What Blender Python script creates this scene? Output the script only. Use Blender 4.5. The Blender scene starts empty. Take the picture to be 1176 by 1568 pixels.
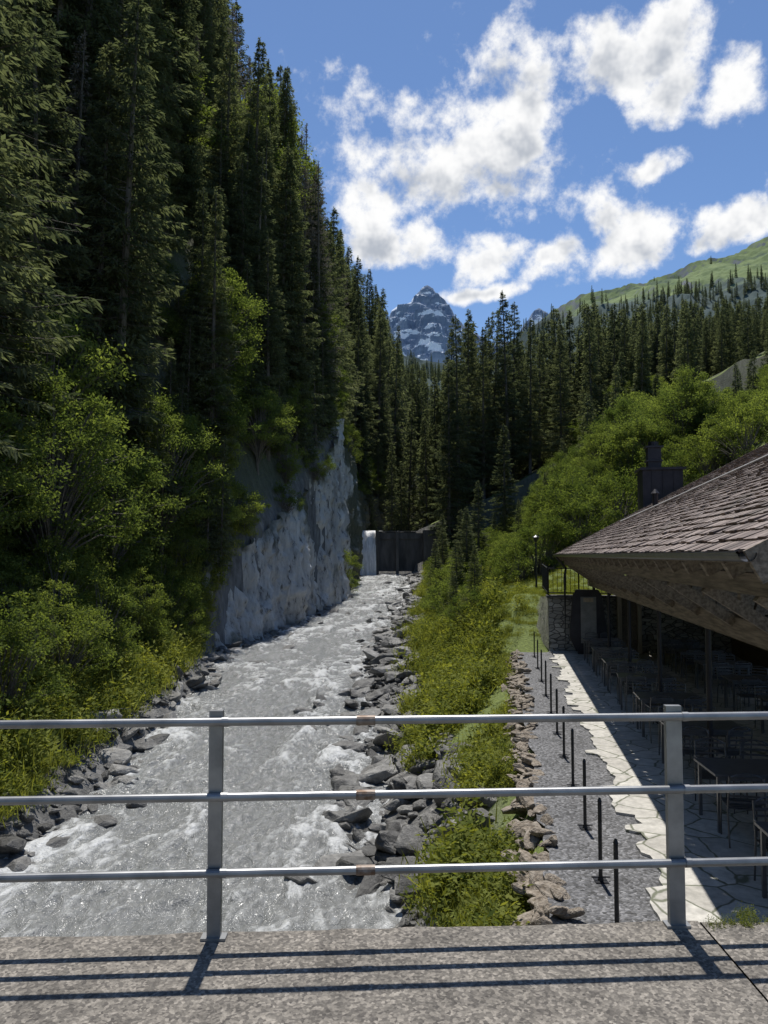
import bpy, math, numpy as np, bmesh
from mathutils import Vector, Euler
rng=np.random.default_rng(7)
sc=bpy.context.scene
sc.view_settings.view_transform='Standard'
sc.view_settings.look='None'
sc.view_settings.exposure=0
# ---------------------------------------------------------------- noise
def _h(ix,iy,iz,seed):
    m=np.uint64(0xffffffff)
    h=(ix.astype(np.int64)*374761393+iy.astype(np.int64)*668265263+iz.astype(np.int64)*1442695041+seed*974711)
    h=h.astype(np.uint64)&m
    h=((h^(h>>np.uint64(13)))*np.uint64(1274126177))&m
    h=((h^(h>>np.uint64(15)))*np.uint64(2246822519))&m
    h=h^(h>>np.uint64(16))
    return h.astype(np.float64)/4294967295.0
def vn(p,seed=0):
    p=np.asarray(p,float); i=np.floor(p).astype(np.int64); f=p-i; f=f*f*(3-2*f)
    r=0
    for a in (0,1):
        wx=f[...,0] if a else 1-f[...,0]
        for b in (0,1):
            wy=f[...,1] if b else 1-f[...,1]
            for c in (0,1):
                wz=f[...,2] if c else 1-f[...,2]
                r=r+wx*wy*wz*_h(i[...,0]+a,i[...,1]+b,i[...,2]+c,seed)
    return r
def fbm(p,o=4,seed=0,g=.5):
    p=np.asarray(p,float); s=0;a=1;t=0
    for k in range(o):
        s=s+a*vn(p*(2.03**k)+k*17.3,seed+k); t+=a; a*=g
    return s/t
def sst(x,a,b):
    t=np.clip((x-a)/(b-a),0,1); return t*t*(3-2*t)
# ---------------------------------------------------------------- mesh helpers
def mesh_np(name,V,F,mats=(),mi=None,smooth=False):
    V=np.ascontiguousarray(V,dtype=np.float32); F=np.ascontiguousarray(F,dtype=np.int32)
    me=bpy.data.meshes.new(name)
    me.vertices.add(len(V)); me.vertices.foreach_set('co',V.ravel())
    k=F.shape[1]
    me.loops.add(F.size); me.loops.foreach_set('vertex_index',F.ravel())
    me.polygons.add(len(F)); me.polygons.foreach_set('loop_start',np.arange(0,F.size,k,dtype=np.int32))
    for m in mats: me.materials.append(m)
    if mi is not None: me.polygons.foreach_set('material_index',np.ascontiguousarray(mi,dtype=np.int32))
    me.polygons.foreach_set('use_smooth',np.full(len(F),smooth,dtype=bool))
    me.update(calc_edges=True)
    return me
def link(name,me,parent=None,loc=(0,0,0),rot=(0,0,0)):
    o=bpy.data.objects.new(name,me); sc.collection.objects.link(o); o.location=loc; o.rotation_euler=rot
    if parent: o.parent=parent
    return o
class MB:
    def __init__(s): s.V=[];s.F=[];s.M=[];s.A=[];s.n=0
    def add(s,V,F,m=0,lv=None):
        V=np.asarray(V,float).reshape(-1,3);F=np.asarray(F,int)
        s.V.append(V);s.F.append(F+s.n);s.M.append(np.full(len(F),m));s.A.append(np.full(len(F),.5) if lv is None else lv);s.n+=len(V)
    def tube(s,P,R,n=6,m=0):
        P=np.asarray(P,float);k=len(P);R=np.broadcast_to(R,(k,))
        T=np.gradient(P,axis=0);T/=np.linalg.norm(T,axis=1)[:,None]+1e-9
        ref=np.array([0,0,1.]) if abs(T[0,2])<.9 else np.array([1.,0,0])
        A=np.cross(T,ref);A/=np.linalg.norm(A,axis=1)[:,None]+1e-9;B=np.cross(T,A)
        a=np.arange(n)*2*math.pi/n
        V=P[:,None]+R[:,None,None]*(np.cos(a)[None,:,None]*A[:,None]+np.sin(a)[None,:,None]*B[:,None])
        i=np.arange(k-1)[:,None]*n;j=np.arange(n)[None];j2=(j+1)%n
        F=np.stack([i+j,i+j2,i+n+j2,i+n+j],-1).reshape(-1,4)
        s.add(V,F,m)
    def box(s,x0,x1,y0,y1,z0,z1,m=0):
        V=[(x0,y0,z0),(x1,y0,z0),(x1,y1,z0),(x0,y1,z0),(x0,y0,z1),(x1,y0,z1),(x1,y1,z1),(x0,y1,z1)]
        F=[(0,3,2,1),(4,5,6,7),(0,1,5,4),(1,2,6,5),(2,3,7,6),(3,0,4,7)]
        s.add(V,F,m)
    def beam(s,a,b,w,h,m=0):
        a=np.array(a,float);b=np.array(b,float);t=(b-a)/np.linalg.norm(b-a)
        ref=np.array([0,0,1.]) if abs(t[2])<.95 else np.array([0,1.,0])
        A=np.cross(t,ref);A/=np.linalg.norm(A);B=np.cross(A,t)
        V=[]
        for p in (a,b):
            for sx,sy in ((-1,-1),(1,-1),(1,1),(-1,1)): V.append(p+A*sx*w/2+B*sy*h/2)
        s.add(V,[(0,3,2,1),(4,5,6,7),(0,1,5,4),(1,2,6,5),(2,3,7,6),(3,0,4,7)],m)
    def cards(s,C,D,N,L,W,m=0,lv=None):
        D=D/(np.linalg.norm(D,axis=1)[:,None]+1e-9)
        S=np.cross(D,N);S/=np.linalg.norm(S,axis=1)[:,None]+1e-9
        L=np.broadcast_to(L,(len(C),))[:,None];W=np.broadcast_to(W,(len(C),))[:,None]
        V=np.stack([C,C+D*L*.45+S*W/2,C+D*L,C+D*L*.45-S*W/2],1).reshape(-1,3)
        F=np.arange(len(C)*4).reshape(-1,4); s.add(V,F,m,lv)
    def mesh(s,name,mats,smooth=False,attr=False):
        me=mesh_np(name,np.concatenate(s.V),np.concatenate(s.F),mats,np.concatenate(s.M),smooth)
        if attr: me.attributes.new('lv','FLOAT','FACE').data.foreach_set('value',np.clip(np.concatenate(s.A),0,1).astype(np.float32))
        return me
# ---------------------------------------------------------------- material helpers
def nm(name):
    m=bpy.data.materials.new(name);m.use_nodes=True;nt=m.node_tree
    return m,nt,nt.nodes['Principled BSDF'],nt.nodes['Material Output']
def nd(nt,t,**k):
    n=nt.nodes.new(t)
    for a,b in k.items(): setattr(n,a,b)
    return n
def noise(nt,scale,detail=5,rough=.55,coord='Object',vec=None,stretch=None):
    n=nd(nt,'ShaderNodeTexNoise');n.inputs['Scale'].default_value=scale;n.inputs['Detail'].default_value=detail;n.inputs['Roughness'].default_value=rough
    if coord=='Pos': src=nd(nt,'ShaderNodeNewGeometry').outputs['Position']
    else: src=nd(nt,'ShaderNodeTexCoord').outputs['Object']
    if stretch:
        mp=nd(nt,'ShaderNodeMapping');mp.inputs['Scale'].default_value=stretch;nt.links.new(src,mp.inputs[0]);src=mp.outputs[0]
    nt.links.new(src,n.inputs['Vector']);return n
def ramp(nt,fac,stops):
    r=nd(nt,'ShaderNodeValToRGB');nt.links.new(fac,r.inputs[0]);e=r.color_ramp.elements
    while len(e)<len(stops): e.new(.5)
    for i,(p,c) in enumerate(stops): e[i].position=p;e[i].color=(*c,1) if len(c)==3 else c
    return r.outputs[0]
def g(v): return (v,v,v)
def mix(nt,f,a,b,mode='MIX'):
    n=nd(nt,'ShaderNodeMix',data_type='RGBA',blend_type=mode)
    for s,v in ((0,f),(6,a),(7,b)):
        if isinstance(v,(int,float)): n.inputs[s].default_value=v
        elif isinstance(v,tuple): n.inputs[s].default_value=(*v,1)
        else: nt.links.new(v,n.inputs[s])
    return n.outputs[2]
def bump(nt,bs,h,st=.5,d=.02):
    b=nd(nt,'ShaderNodeBump');b.inputs['Strength'].default_value=st;b.inputs['Distance'].default_value=d
    nt.links.new(h,b.inputs['Height']);nt.links.new(b.outputs[0],bs.inputs['Normal']);return b
def simple(name,c1,c2,scale=4,rough=.7,bst=.3,bd=.01,metal=0,stretch=None,detail=5):
    m,nt,bs,_=nm(name);n=noise(nt,scale,detail,.6,stretch=stretch)
    nt.links.new(ramp(nt,n.outputs[0],[(.35,c1),(.65,c2)]),bs.inputs['Base Color'])
    bs.inputs['Roughness'].default_value=rough;bs.inputs['Metallic'].default_value=metal
    bump(nt,bs,n.outputs[0],bst,bd);return m
def leafmat(name,c1,c2,t1,tw=.4):
    m,nt,bs,out=nm(name);nt.nodes.remove(bs)
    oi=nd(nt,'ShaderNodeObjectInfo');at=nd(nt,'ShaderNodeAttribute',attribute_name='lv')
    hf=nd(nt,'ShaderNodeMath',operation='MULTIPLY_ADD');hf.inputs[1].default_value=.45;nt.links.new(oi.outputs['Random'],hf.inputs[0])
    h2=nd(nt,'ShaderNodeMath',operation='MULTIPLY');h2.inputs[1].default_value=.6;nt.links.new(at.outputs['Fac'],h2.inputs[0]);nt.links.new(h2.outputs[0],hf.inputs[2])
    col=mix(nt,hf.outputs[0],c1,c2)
    d=nd(nt,'ShaderNodeBsdfDiffuse');nt.links.new(col,d.inputs[0])
    if tw<=0: nt.links.new(d.outputs[0],out.inputs[0]);return m
    t=nd(nt,'ShaderNodeBsdfTranslucent')
    tc=mix(nt,1.0,col,t1,'MULTIPLY');nt.links.new(tc,t.inputs[0])
    mx=nd(nt,'ShaderNodeMixShader');mx.inputs[0].default_value=tw;nt.links.new(d.outputs[0],mx.inputs[1]);nt.links.new(t.outputs[0],mx.inputs[2])
    nt.links.new(mx.outputs[0],out.inputs[0]);return m
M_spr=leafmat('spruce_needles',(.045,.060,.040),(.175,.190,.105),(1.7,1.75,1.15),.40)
M_dead=leafmat('bare_twigs',(.14,.125,.11),(.30,.27,.23),(1,1,1),.2)
M_leaf=leafmat('ash_leaves',(.05,.08,.028),(.20,.24,.075),(1.8,1.8,.85),.44)
M_shrub=leafmat('shrub_leaves',(.05,.08,.025),(.22,.26,.08),(1.7,1.7,.75),.44)
M_herb=leafmat('herb_leaves',(.06,.09,.025),(.31,.33,.09),(1.7,1.6,.65),.4)
M_bark=simple('bark',(.08,.07,.06),(.17,.15,.13),6,.9,.6,.03,stretch=(3,3,.5),detail=3)
# ---------------------------------------------------------------- plants
def rd(r,n):
    v=r.normal(size=(n,3));return v/np.linalg.norm(v,axis=1)[:,None]
def spruce(name,seed,H,R,z0=.06,dens=1.0,leafm=0,cs=1.0,bare=0.0):
    r=np.random.default_rng(seed);mb=MB()
    zz=np.linspace(0,1,9);lean=r.normal(0,.15,2)
    P=np.stack([lean[0]*zz**2,lean[1]*zz**2,zz*H],1);mb.tube(P,.011*H*(1-zz*.93)+.01,7,1)
    zs=np.arange(z0*H,H-.15,.32);B=[]
    for z in zs:
        t=z/H
        for k in range(r.integers(4,7)):
            ln=R*((1-t)**.75)*r.uniform(.55,1.12)*(1-.5*math.exp(-((t-z0)/.05)))+.12
            if r.random()<.06: continue
            B.append((z+r.uniform(-.15,.15),r.uniform(0,2*math.pi),ln,t))
    lobes=fbm(np.array([[math.cos(b[1])*1.3,math.sin(b[1])*1.3,b[0]*.28] for b in B]),2,seed)
    C=[];D=[];N=[];L=[];A=[]
    for bi,(z,az,ln,t) in enumerate(B):
        ln*=.50+1.05*lobes[bi]
        a=.55*t**2-.32+r.normal(0,.10);b=.14+r.normal(0,.05)
        rad=np.array([math.cos(az),math.sin(az),0]);sd=np.array([-rad[1],rad[0],0])
        s=np.linspace(0,1,4)
        pts=np.stack([rad[0]*ln*s,rad[1]*ln*s,z+ln*(a*s+b*s*s)],1)
        mb.tube(pts,(.028*ln/3+.008)*(1-s*.8),3,1)
        n=int((12+24*ln)*dens)
        if r.random()<bare*(1-t): n=int(n*.25)
        s=r.uniform(.10,1,n)**.7;w=.32*ln*(1-s)**.6+.08
        lat=r.uniform(-1,1,n)*w
        c=rad*(ln*s)[:,None]+sd*lat[:,None];c[:,2]=z+ln*(a*s+b*s*s)-abs(lat)*.25+r.normal(0,.03,n)-.05*r.random(n)
        d=rad*(.7+.3*r.random(n))[:,None]+sd*(np.sign(lat)*r.uniform(.2,.9,n))[:,None]
        d[:,2]=r.uniform(-.75,.1,n)
        hang=r.random(n)<.3; d[hang,2]=-r.uniform(.9,2.2,hang.sum())
        nn=np.array([0,0,1.])+r.normal(0,.6,(n,3))
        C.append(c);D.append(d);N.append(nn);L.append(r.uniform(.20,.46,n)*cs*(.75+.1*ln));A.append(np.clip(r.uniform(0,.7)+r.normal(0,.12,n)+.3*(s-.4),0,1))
    n=60;z=H-r.random(n)*1.2;c=np.stack([lean[0]+r.normal(0,.03,n),lean[1]+r.normal(0,.03,n),z],1)
    d=r.normal(size=(n,3));d[:,2]=abs(d[:,2])*.8;C.append(c);D.append(d);N.append(rd(r,n));L.append(np.full(n,.22));A.append(np.full(n,.5))
    C=np.concatenate(C);L=np.concatenate(L)
    mb.cards(C,np.concatenate(D),np.concatenate(N),L,L*.30,0,np.concatenate(A))
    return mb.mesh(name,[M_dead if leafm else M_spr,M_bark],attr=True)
def decid(name,seed,H,R,ncl,nl,leaf,mat,multi=False,low=.25):
    r=np.random.default_rng(seed);mb=MB()
    if not multi:
        s=np.linspace(0,1,6);mb.tube(np.stack([.02*H*np.sin(s*3),.02*H*np.cos(s*2.3)-.02*H,s*H*.85],1),.016*H*(1-.85*s),7,1)
    C=[];D=[];N=[];L=[];A=[]
    for k in range(ncl):
        d=rd(r,1)[0];q=r.uniform(.25,1.35)**.5
        cz=H*(low+(1-low)/2);c=np.array([d[0]*R*q,d[1]*R*q,cz+d[2]*q*H*(1-low)/2])
        c[:2]*=1.15-.5*(c[2]/H)**2
        z0=(c[2]*r.uniform(.25,.6) if not multi else 0.0)
        st=np.array([0,0,z0]) if not multi else np.array([r.normal()*.15*R,r.normal()*.15*R,-.1])
        s=np.linspace(0,1,4)[:,None];pt=st*(1-s)+c*s;pt[:,2]+=(np.sin(s[:,0]*math.pi)*.08*H);mb.tube(pt,(.006*H+.006)*(1-.8*s[:,0]),4,1)
        rc=R*r.uniform(.12,.26);n=int(nl*r.uniform(.5,1.3))
        off=rd(r,n)*(r.random(n)**.45*rc)[:,None];off[:,2]*=.5
        sub=r.normal(0,.25*rc,(n,3))
        C.append(c+off+sub);dd=rd(r,n)*.8+off/rc*.7;dd[:,2]-=.25;D.append(dd);nn=r.normal(0,.6,(n,3));nn[:,2]+=.8;N.append(nn);L.append(r.uniform(.6,1.3,n)*leaf);A.append(np.clip(r.uniform(0,.75)+r.normal(0,.15,n),0,1))
    L=np.concatenate(L);mb.cards(np.concatenate(C),np.concatenate(D),np.concatenate(N),L,L*.45,0,np.concatenate(A))
    return mb.mesh(name,[mat,M_bark],attr=True)
def herb(name,seed,h,rad,nb,nl,lf=1.0):
    r=np.random.default_rng(seed);mb=MB()
    c=np.zeros((nb,3));c[:,:2]=r.normal(0,rad*.55,(nb,2));d=np.stack([r.normal(0,.4,nb),r.normal(0,.4,nb),np.ones(nb)],1)
    if nb: mb.cards(c,d,rd(r,nb),r.uniform(.4,1.1,nb)*h,.012+h*.018,0,r.uniform(.2,1,nb))
    for k in range(nl):
        b=np.array([*r.normal(0,rad*.55,2),0]);hh=h*r.uniform(.4,1.2);n=10
        t=np.linspace(.2,1,n);cc=b+np.stack([r.normal(0,.04,n),r.normal(0,.04,n),t*hh],1)
        dd=rd(r,n);dd[:,2]=r.uniform(-.2,.6,n);nn=r.normal(0,.6,(n,3));nn[:,2]+=1
        mb.cards(cc,dd,nn,r.uniform(.05,.12,n)*lf,r.uniform(.025,.05,n)*lf,0,np.clip(r.uniform(0,.7)+r.normal(0,.15,n),0,1))
    return mb.mesh(name,[M_herb],attr=True)
def rockmesh(name,seed,mat):
    r=np.random.default_rng(seed);bm=bmesh.new()
    p=rd(r,22)*np.array([1,.72,.48])*r.uniform(.8,1.05,(22,1))
    for q in p: bm.verts.new(q)
    res=bmesh.ops.convex_hull(bm,input=bm.verts[:])
    bmesh.ops.delete(bm,geom=[v for v in bm.verts if not v.link_faces],context='VERTS')
    bmesh.ops.bevel(bm,geom=bm.edges[:],offset=.035,segments=1,affect='EDGES')
    bmesh.ops.triangulate(bm,faces=bm.faces[:])
    bmesh.ops.subdivide_edges(bm,edges=[e for e in bm.edges if e.calc_length()>.3],cuts=2,use_grid_fill=True)
    bmesh.ops.triangulate(bm,faces=bm.faces[:])
    co=np.array([v.co[:] for v in bm.verts]);dn=(fbm(co*3.1+seed,3,seed)-.5)*.22
    for v,dv in zip(bm.verts,dn): v.co*=(1+dv)
    me=bpy.data.meshes.new(name);bm.to_mesh(me);bm.free();me.materials.append(mat);return me
def coll(name,meshes):
    c=bpy.data.collections.new(name)
    for i,me in enumerate(meshes):
        o=bpy.data.objects.new('v%02d_%s'%(i,me.name),me);c.objects.link(o)
    return c
def scatter(name,c,P,R,S,I):
    P=np.asarray(P,np.float32);n=len(P)
    me=bpy.data.meshes.new(name);me.vertices.add(n);me.vertices.foreach_set('co',P.ravel())
    a=me.attributes.new('rot','FLOAT_VECTOR','POINT');a.data.foreach_set('vector',np.asarray(R,np.float32).ravel())
    a=me.attributes.new('scl','FLOAT_VECTOR','POINT');S=np.asarray(S,np.float32);S=S if S.ndim==2 else np.repeat(S[:,None],3,1);a.data.foreach_set('vector',np.ascontiguousarray(S).ravel())
    a=me.attributes.new('idx','INT','POINT');a.data.foreach_set('value',np.asarray(I,np.int32))
    o=link(name,me);ng=bpy.data.node_groups.new(name+'_gn','GeometryNodeTree')
    ng.interface.new_socket('Geometry',in_out='INPUT',socket_type='NodeSocketGeometry');ng.interface.new_socket('Geometry',in_out='OUTPUT',socket_type='NodeSocketGeometry')
    gi=ng.nodes.new('NodeGroupInput');go=ng.nodes.new('NodeGroupOutput');ci=ng.nodes.new('GeometryNodeCollectionInfo')
    ci.inputs['Collection'].default_value=c;ci.inputs['Separate Children'].default_value=True;ci.inputs['Reset Children'].default_value=True
    ip=ng.nodes.new('GeometryNodeInstanceOnPoints');ip.inputs['Pick Instance'].default_value=True
    ng.links.new(gi.outputs[0],ip.inputs['Points']);ng.links.new(ci.outputs[0],ip.inputs['Instance'])
    for nme,t,s in (('rot','FLOAT_VECTOR','Rotation'),('scl','FLOAT_VECTOR','Scale'),('idx','INT','Instance Index')):
        na=ng.nodes.new('GeometryNodeInputNamedAttribute');na.data_type=t;na.inputs['Name'].default_value=nme
        ng.links.new([x for x in na.outputs if x.enabled and x.name=='Attribute'][0],ip.inputs[s])
    ng.links.new(ip.outputs[0],go.inputs[0]);md=o.modifiers.new('scatter','NODES');md.node_group=ng
    return o
# ---------------------------------------------------------------- terrain
YL=[-60,0,15,16.5,19.6,23.4,30.3,38.9,42,48,56,65,86,92,120,140,170,250,400,5000]
XL=[-9,-8,-7.4,-7.0,-7.15,-7.0,-7.35,-7.9,-7.5,-6.0,-4.7,-3.2,-3.1,-2.9,1.5,4.5,10,26,50,700]
YR=[-60,0,8,13.6,20.6,25.6,30.3,38.9,48,68,83,92,120,140,170,250,400,5000]
XR=[-3,-1.6,-.8,.1,-.45,-.5,-.7,-.6,.5,2.1,3.1,3.6,6,9,15,32,58,720]
def xl(Y): return np.interp(Y,YL,XL)
def xr(Y): return np.interp(Y,YR,XR)
def zw(Y): return np.where(Y<91.2,-5.15+.05*Y,4.4+.03*(Y-91.2))
def ctop(Y): return np.interp(Y,[30,36,40,46,57,64,68,80,92,120,170,400,5000],[-3,-1.5,.5,3,7,11,12.5,11,8.5,10,14,30,300])
def H(X,Y):
    X=np.asarray(X,float);Y=np.asarray(Y,float)
    l=xl(Y);r_=xr(Y);w=zw(Y)
    d=np.maximum(l-X,0)
    nz=fbm(np.stack([X*.35,Y*.35,X*0],-1),4,3)-.5
    a=w+np.interp(d,[0,1,3,8,15,30,60,200,3000],[0,.8,2.0,7,17,40,80,200,600])
    c=ctop(Y);dd=np.maximum(d-.7,0)
    b=np.where(d<.7,w,c+np.interp(dd,[0,6,19,50,200,3000],[0,16,38,75,200,600]))
    k=sst(Y,35,43);left=a*(1-k)+b*k+nz*np.clip(d*.35,0,2.5)
    u=.154*X+.988*Y;v=.988*X-.154*Y
    dr=np.maximum(X-r_,0)
    Xe=.42+.156*Y;top=np.interp(u,[29,34],[-1.95,.1])
    f=np.clip((X-r_)/(Xe-r_),0,1)
    bank=w+(top-.22-w)*np.interp(f,[0,.15,.45,.85,1],[0,.10,.42,.88,.96])
    flat=np.where(u<29.65,-1.95,.13)
    flat=np.where(v>1.5,flat,top)
    near=np.where(X<Xe,bank,flat)
    outer=np.maximum(v-24,0)*.3;near=near+outer
    hill=w+np.interp(dr,[0,2,8,37,100,300,1000,3000],[0,1.0,3.75,19,52,120,260,400])
    hill=hill+nz*np.clip(dr*.2,0,1.6)
    k2=sst(u,31,42);right=near*(1-k2)+hill*k2
    right=right+nz*.5*np.clip(dr*.5,0,1)*(X<Xe-.4)*(u<34)
    mid=w-.7
    h=np.where(X<l,left,np.where(X>r_,right,mid))
    h=np.where((Y<3.8)&(X>1.2),np.minimum(h,-1.95),h)
    far=sst(Y,600,1200); return h*(1-far)+far*60
def axis(segs):
    out=[]
    for a,b,n in segs: out.append(np.linspace(a,b,n,endpoint=False))
    return np.concatenate(out)
gx=np.concatenate([-np.geomspace(3500,60,25,endpoint=False),axis([(-60,-14,32),(-14,14,112),(14,60,50)]),np.geomspace(60,3500,26)])
gy=np.concatenate([axis([(-80,3,20),(3,50,140),(50,100,84),(100,260,60)]),np.geomspace(260,7000,44)])
GX,GY=np.meshgrid(gx,gy);GZ=H(GX,GY)
nx=len(gx);ny=len(gy);ii,jj=np.meshgrid(np.arange(ny-1),np.arange(nx-1),indexing='ij');b0=(ii*nx+jj).ravel()
F=np.stack([b0,b0+1,b0+nx+1,b0+nx],1)
M_gr,nt,bs,out=nm('ground_soil_grass_rock')
n2=noise(nt,12,4,.6,'Pos');n3=noise(nt,2.5,6,.65,'Pos',stretch=(1,1,.4))
soil=ramp(nt,n2.outputs[0],[(.3,(.04,.038,.025)),(.5,(.06,.07,.03)),(.7,(.10,.13,.04))])
grass=ramp(nt,n2.outputs[0],[(.3,(.09,.12,.03)),(.7,(.20,.25,.06))])
rock=ramp(nt,n3.outputs[0],[(.3,(.06,.06,.058)),(.6,(.19,.185,.175)),(.75,(.30,.29,.28))])
at=nd(nt,'ShaderNodeAttribute',attribute_name='grassy');at2=nd(nt,'ShaderNodeAttribute',attribute_name='gravel')
col=mix(nt,at.outputs['Fac'],soil,grass)
geo=nd(nt,'ShaderNodeNewGeometry');sx=nd(nt,'ShaderNodeSeparateXYZ');nt.links.new(geo.outputs['True Normal'],sx.inputs[0])
rockd=mix(nt,.6,rock,soil)
st=ramp(nt,sx.outputs[2],[(.28,g(1)),(.45,g(0))])
col=mix(nt,st,col,rockd);col=mix(nt,at2.outputs['Fac'],col,rock)
nt.links.new(col,bs.inputs['Base Color']);bs.inputs['Roughness'].default_value=.95;bump(nt,bs,n2.outputs[0],.8,.08)
me=mesh_np('ground',np.stack([GX,GY,GZ],-1).reshape(-1,3),F,[M_gr],smooth=True)
dr=(GX-xr(GY));dl=xl(GY)-GX
bw=np.interp(GY,[5,8,11,15,25,40,80],[2.2,2.1,1.6,1.5,1.8,1.9,1.4])
grav=np.clip(1-(dr-bw)/.5,0,1)*(GX>-2.8);grav=np.where(GX<xr(GY),1,grav);grav=np.where(dl>0,np.clip(1-(dl-1.0)/.5,0,1),grav)
grs=np.where((dr>0)&(GY<95),.9,0.)+np.where(GY>600,.3,0)
me.attributes.new('grassy','FLOAT','POINT').data.foreach_set('value',grs.ravel().astype(np.float32))
me.attributes.new('gravel','FLOAT','POINT').data.foreach_set('value',grav.ravel().astype(np.float32))
link('ground',me)
# ---------------------------------------------------------------- river
bx=np.array([-.15,-.9,.6,-.75,-.5,.35,-6.4,-7.2,-5.9,-6.6,-1.2,-.2,1.2,-3.2,-4.4,-3.6,-2.9,-1.6,.3,-5.3,-5.8,-5.0,-5.6,-1.2,1.5,2.2,-2.2,.5,1.6,.4,-.9,-5.2,-4.4,-6.1])
by=np.array([20.6,17.4,18.4,24.5,28,15.5,17.3,15.2,16,20,33,38,50,47,42,45,57,60,70,44,36,40,46,42,60,75,80,78,66,46,50,14.6,19,24])
bsz=np.array([.95,.6,.75,.6,.5,.55,.5,.6,.35,.4,.5,.5,.5,.3,.35,.4,.4,.4,.5,.5,.45,.45,.6,.5,.6,.7,.5,.8,.6,.45,.4,.22,.2,.3])
q=np.random.default_rng(55);n=130;yy=14+74*q.random(n)**1.1;e=q.random(n);xx=np.where(e<.62,xr(yy)-q.random(n)**1.6*2.6,np.where(e<.88,xl(yy)+q.random(n)**1.6*2.2,xl(yy)+(xr(yy)-xl(yy))*q.random(n)))
bx=np.r_[bx,xx];by=np.r_[by,yy];bsz=np.r_[bsz,q.uniform(.15,.50,n)]
def river(name,y0,y1,ny,nx,mat):
    yy=np.linspace(y0,y1,ny);s=np.linspace(0,1,nx);S,Y=np.meshgrid(s,yy)
    X=xl(Y)-.9+S*(xr(Y)-xl(Y)+1.8)
    p=np.stack([X*.75,Y*.5,X*0],-1)
    q=np.stack([X*2.2,Y*1.4,X*0+5],-1)
    wp=fbm(p*.8,3,41)*2.4
    big=fbm(p+wp[...,None],3,11)-.5;sm=1-abs(fbm(q+wp[...,None]*1.3,3,12)-.5)*2.6
    hf=1-abs(fbm(q*2.9+wp[...,None]*2,3,19)-.5)*2.6
    wk=np.zeros_like(X)
    for a,b,c in zip(bx,by,bsz):
        if b<y0 or b>y1: continue
        i0=np.searchsorted(yy,b-4.5);i1=np.searchsorted(yy,b+1.5)
        dx=(X[i0:i1]-a);dy=(Y[i0:i1]-b)
        wk[i0:i1]=np.maximum(wk[i0:i1],np.exp(-(dx/(c*1.0+.08*np.abs(dy)))**2)*np.where(dy<0,np.exp(dy/(c*3.0)),np.exp(-(dy/(c*1.4))**2)))
    Z=zw(Y)+big*.44+(sm-.5)*.12+(hf-.5)*.055+wk*.08
    i,j=np.meshgrid(np.arange(ny-1),np.arange(nx-1),indexing='ij');b=(i*nx+j).ravel()
    me=mesh_np(name,np.stack([X,Y,Z],-1).reshape(-1,3),np.stack([b,b+1,b+nx+1,b+nx],1),[mat],smooth=True)
    fo=np.clip(big*1.5+(sm-.75)*1.2+(hf-.75)*.9+.12+wk*.45,0,1)
    me.attributes.new('crest','FLOAT','POINT').data.foreach_set('value',fo.ravel().astype(np.float32))
    return me
M_w,nt,bs,out=nm('glacial_water')
na=noise(nt,2.4,7,.76,'Pos',stretch=(1.0,.45,1));na.inputs['Distortion'].default_value=1.6
nb=noise(nt,6,4,.7,'Pos',stretch=(1,.6,1));nb.inputs['Distortion'].default_value=.8
at=nd(nt,'ShaderNodeAttribute',attribute_name='crest')
ad=nd(nt,'ShaderNodeMath',operation='MULTIPLY_ADD');ad.inputs[1].default_value=.55;nt.links.new(at.outputs['Fac'],ad.inputs[0]);nt.links.new(na.outputs[0],ad.inputs[2])
foam=ramp(nt,ad.outputs[0],[(.61,g(0)),(.78,g(.26)),(.98,g(1))])
bc=ramp(nt,nb.outputs[0],[(.3,(.175,.18,.176)),(.7,(.285,.29,.283))])
nt.links.new(mix(nt,foam,bc,(.55,.56,.56)),bs.inputs['Base Color'])
nt.links.new(ramp(nt,foam,[(0,g(.18)),(1,g(.55))]),bs.inputs['Roughness']);bump(nt,bs,nb.outputs[0],.9,.14)
link('river',river('river',-10,91.1,1100,120,M_w))
link('river_headwater',river('river_headwater',91.6,300,200,20,M_w))
# weir
M_conc=simple('weathered_concrete',(.05,.05,.048),(.13,.125,.12),1.2,.9,.5,.03,stretch=(1,1,.25))
M_fall,nt,bs,out=nm('falling_water');n=noise(nt,3,5,.7,'Pos',stretch=(3.5,1,.35))
nt.links.new(ramp(nt,n.outputs[0],[(.35,(.55,.57,.58)),(.6,(.9,.9,.9))]),bs.inputs['Base Color']);bs.inputs['Roughness'].default_value=.4;bump(nt,bs,n.outputs[0],1,.1)
mb=MB();mb.box(-1.0,7.5,91.2,92.4,-2,3.6);mb.box(-6,-2.9,90.2,92.8,-2,5.0);mb.box(4.6,8.5,89.5,92.8,-2,4.6);mb.box(-1.0,-.6,90.2,91.2,-2,4.55);mb.box(-1.0,4.6,91.0,91.5,3.6,4.3);mb.box(1.4,1.75,90.5,91.0,-2,4.5);mb.box(-3,5,91.9,92.3,4.3,4.55)
link('weir',mb.mesh('weir',[M_conc]))
s=np.linspace(0,1,40);a=np.linspace(-2.88,-1.02,24);S,A=np.meshgrid(s,a,indexing='ij')
V=np.stack([A+.15*S*(A+1.9),91.9-2.4*np.sqrt(S)+ (fbm(np.stack([A*4,S*3,A*0],-1),3,5)-.5)*.35,4.62-5.5*S**1.6],-1).reshape(-1,3)
i,j=np.meshgrid(np.arange(39),np.arange(23),indexing='ij');b=(i*24+j).ravel()
link('waterfall',mesh_np('waterfall',V,np.stack([b,b+1,b+25,b+24],1),[M_fall],smooth=True))
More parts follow.
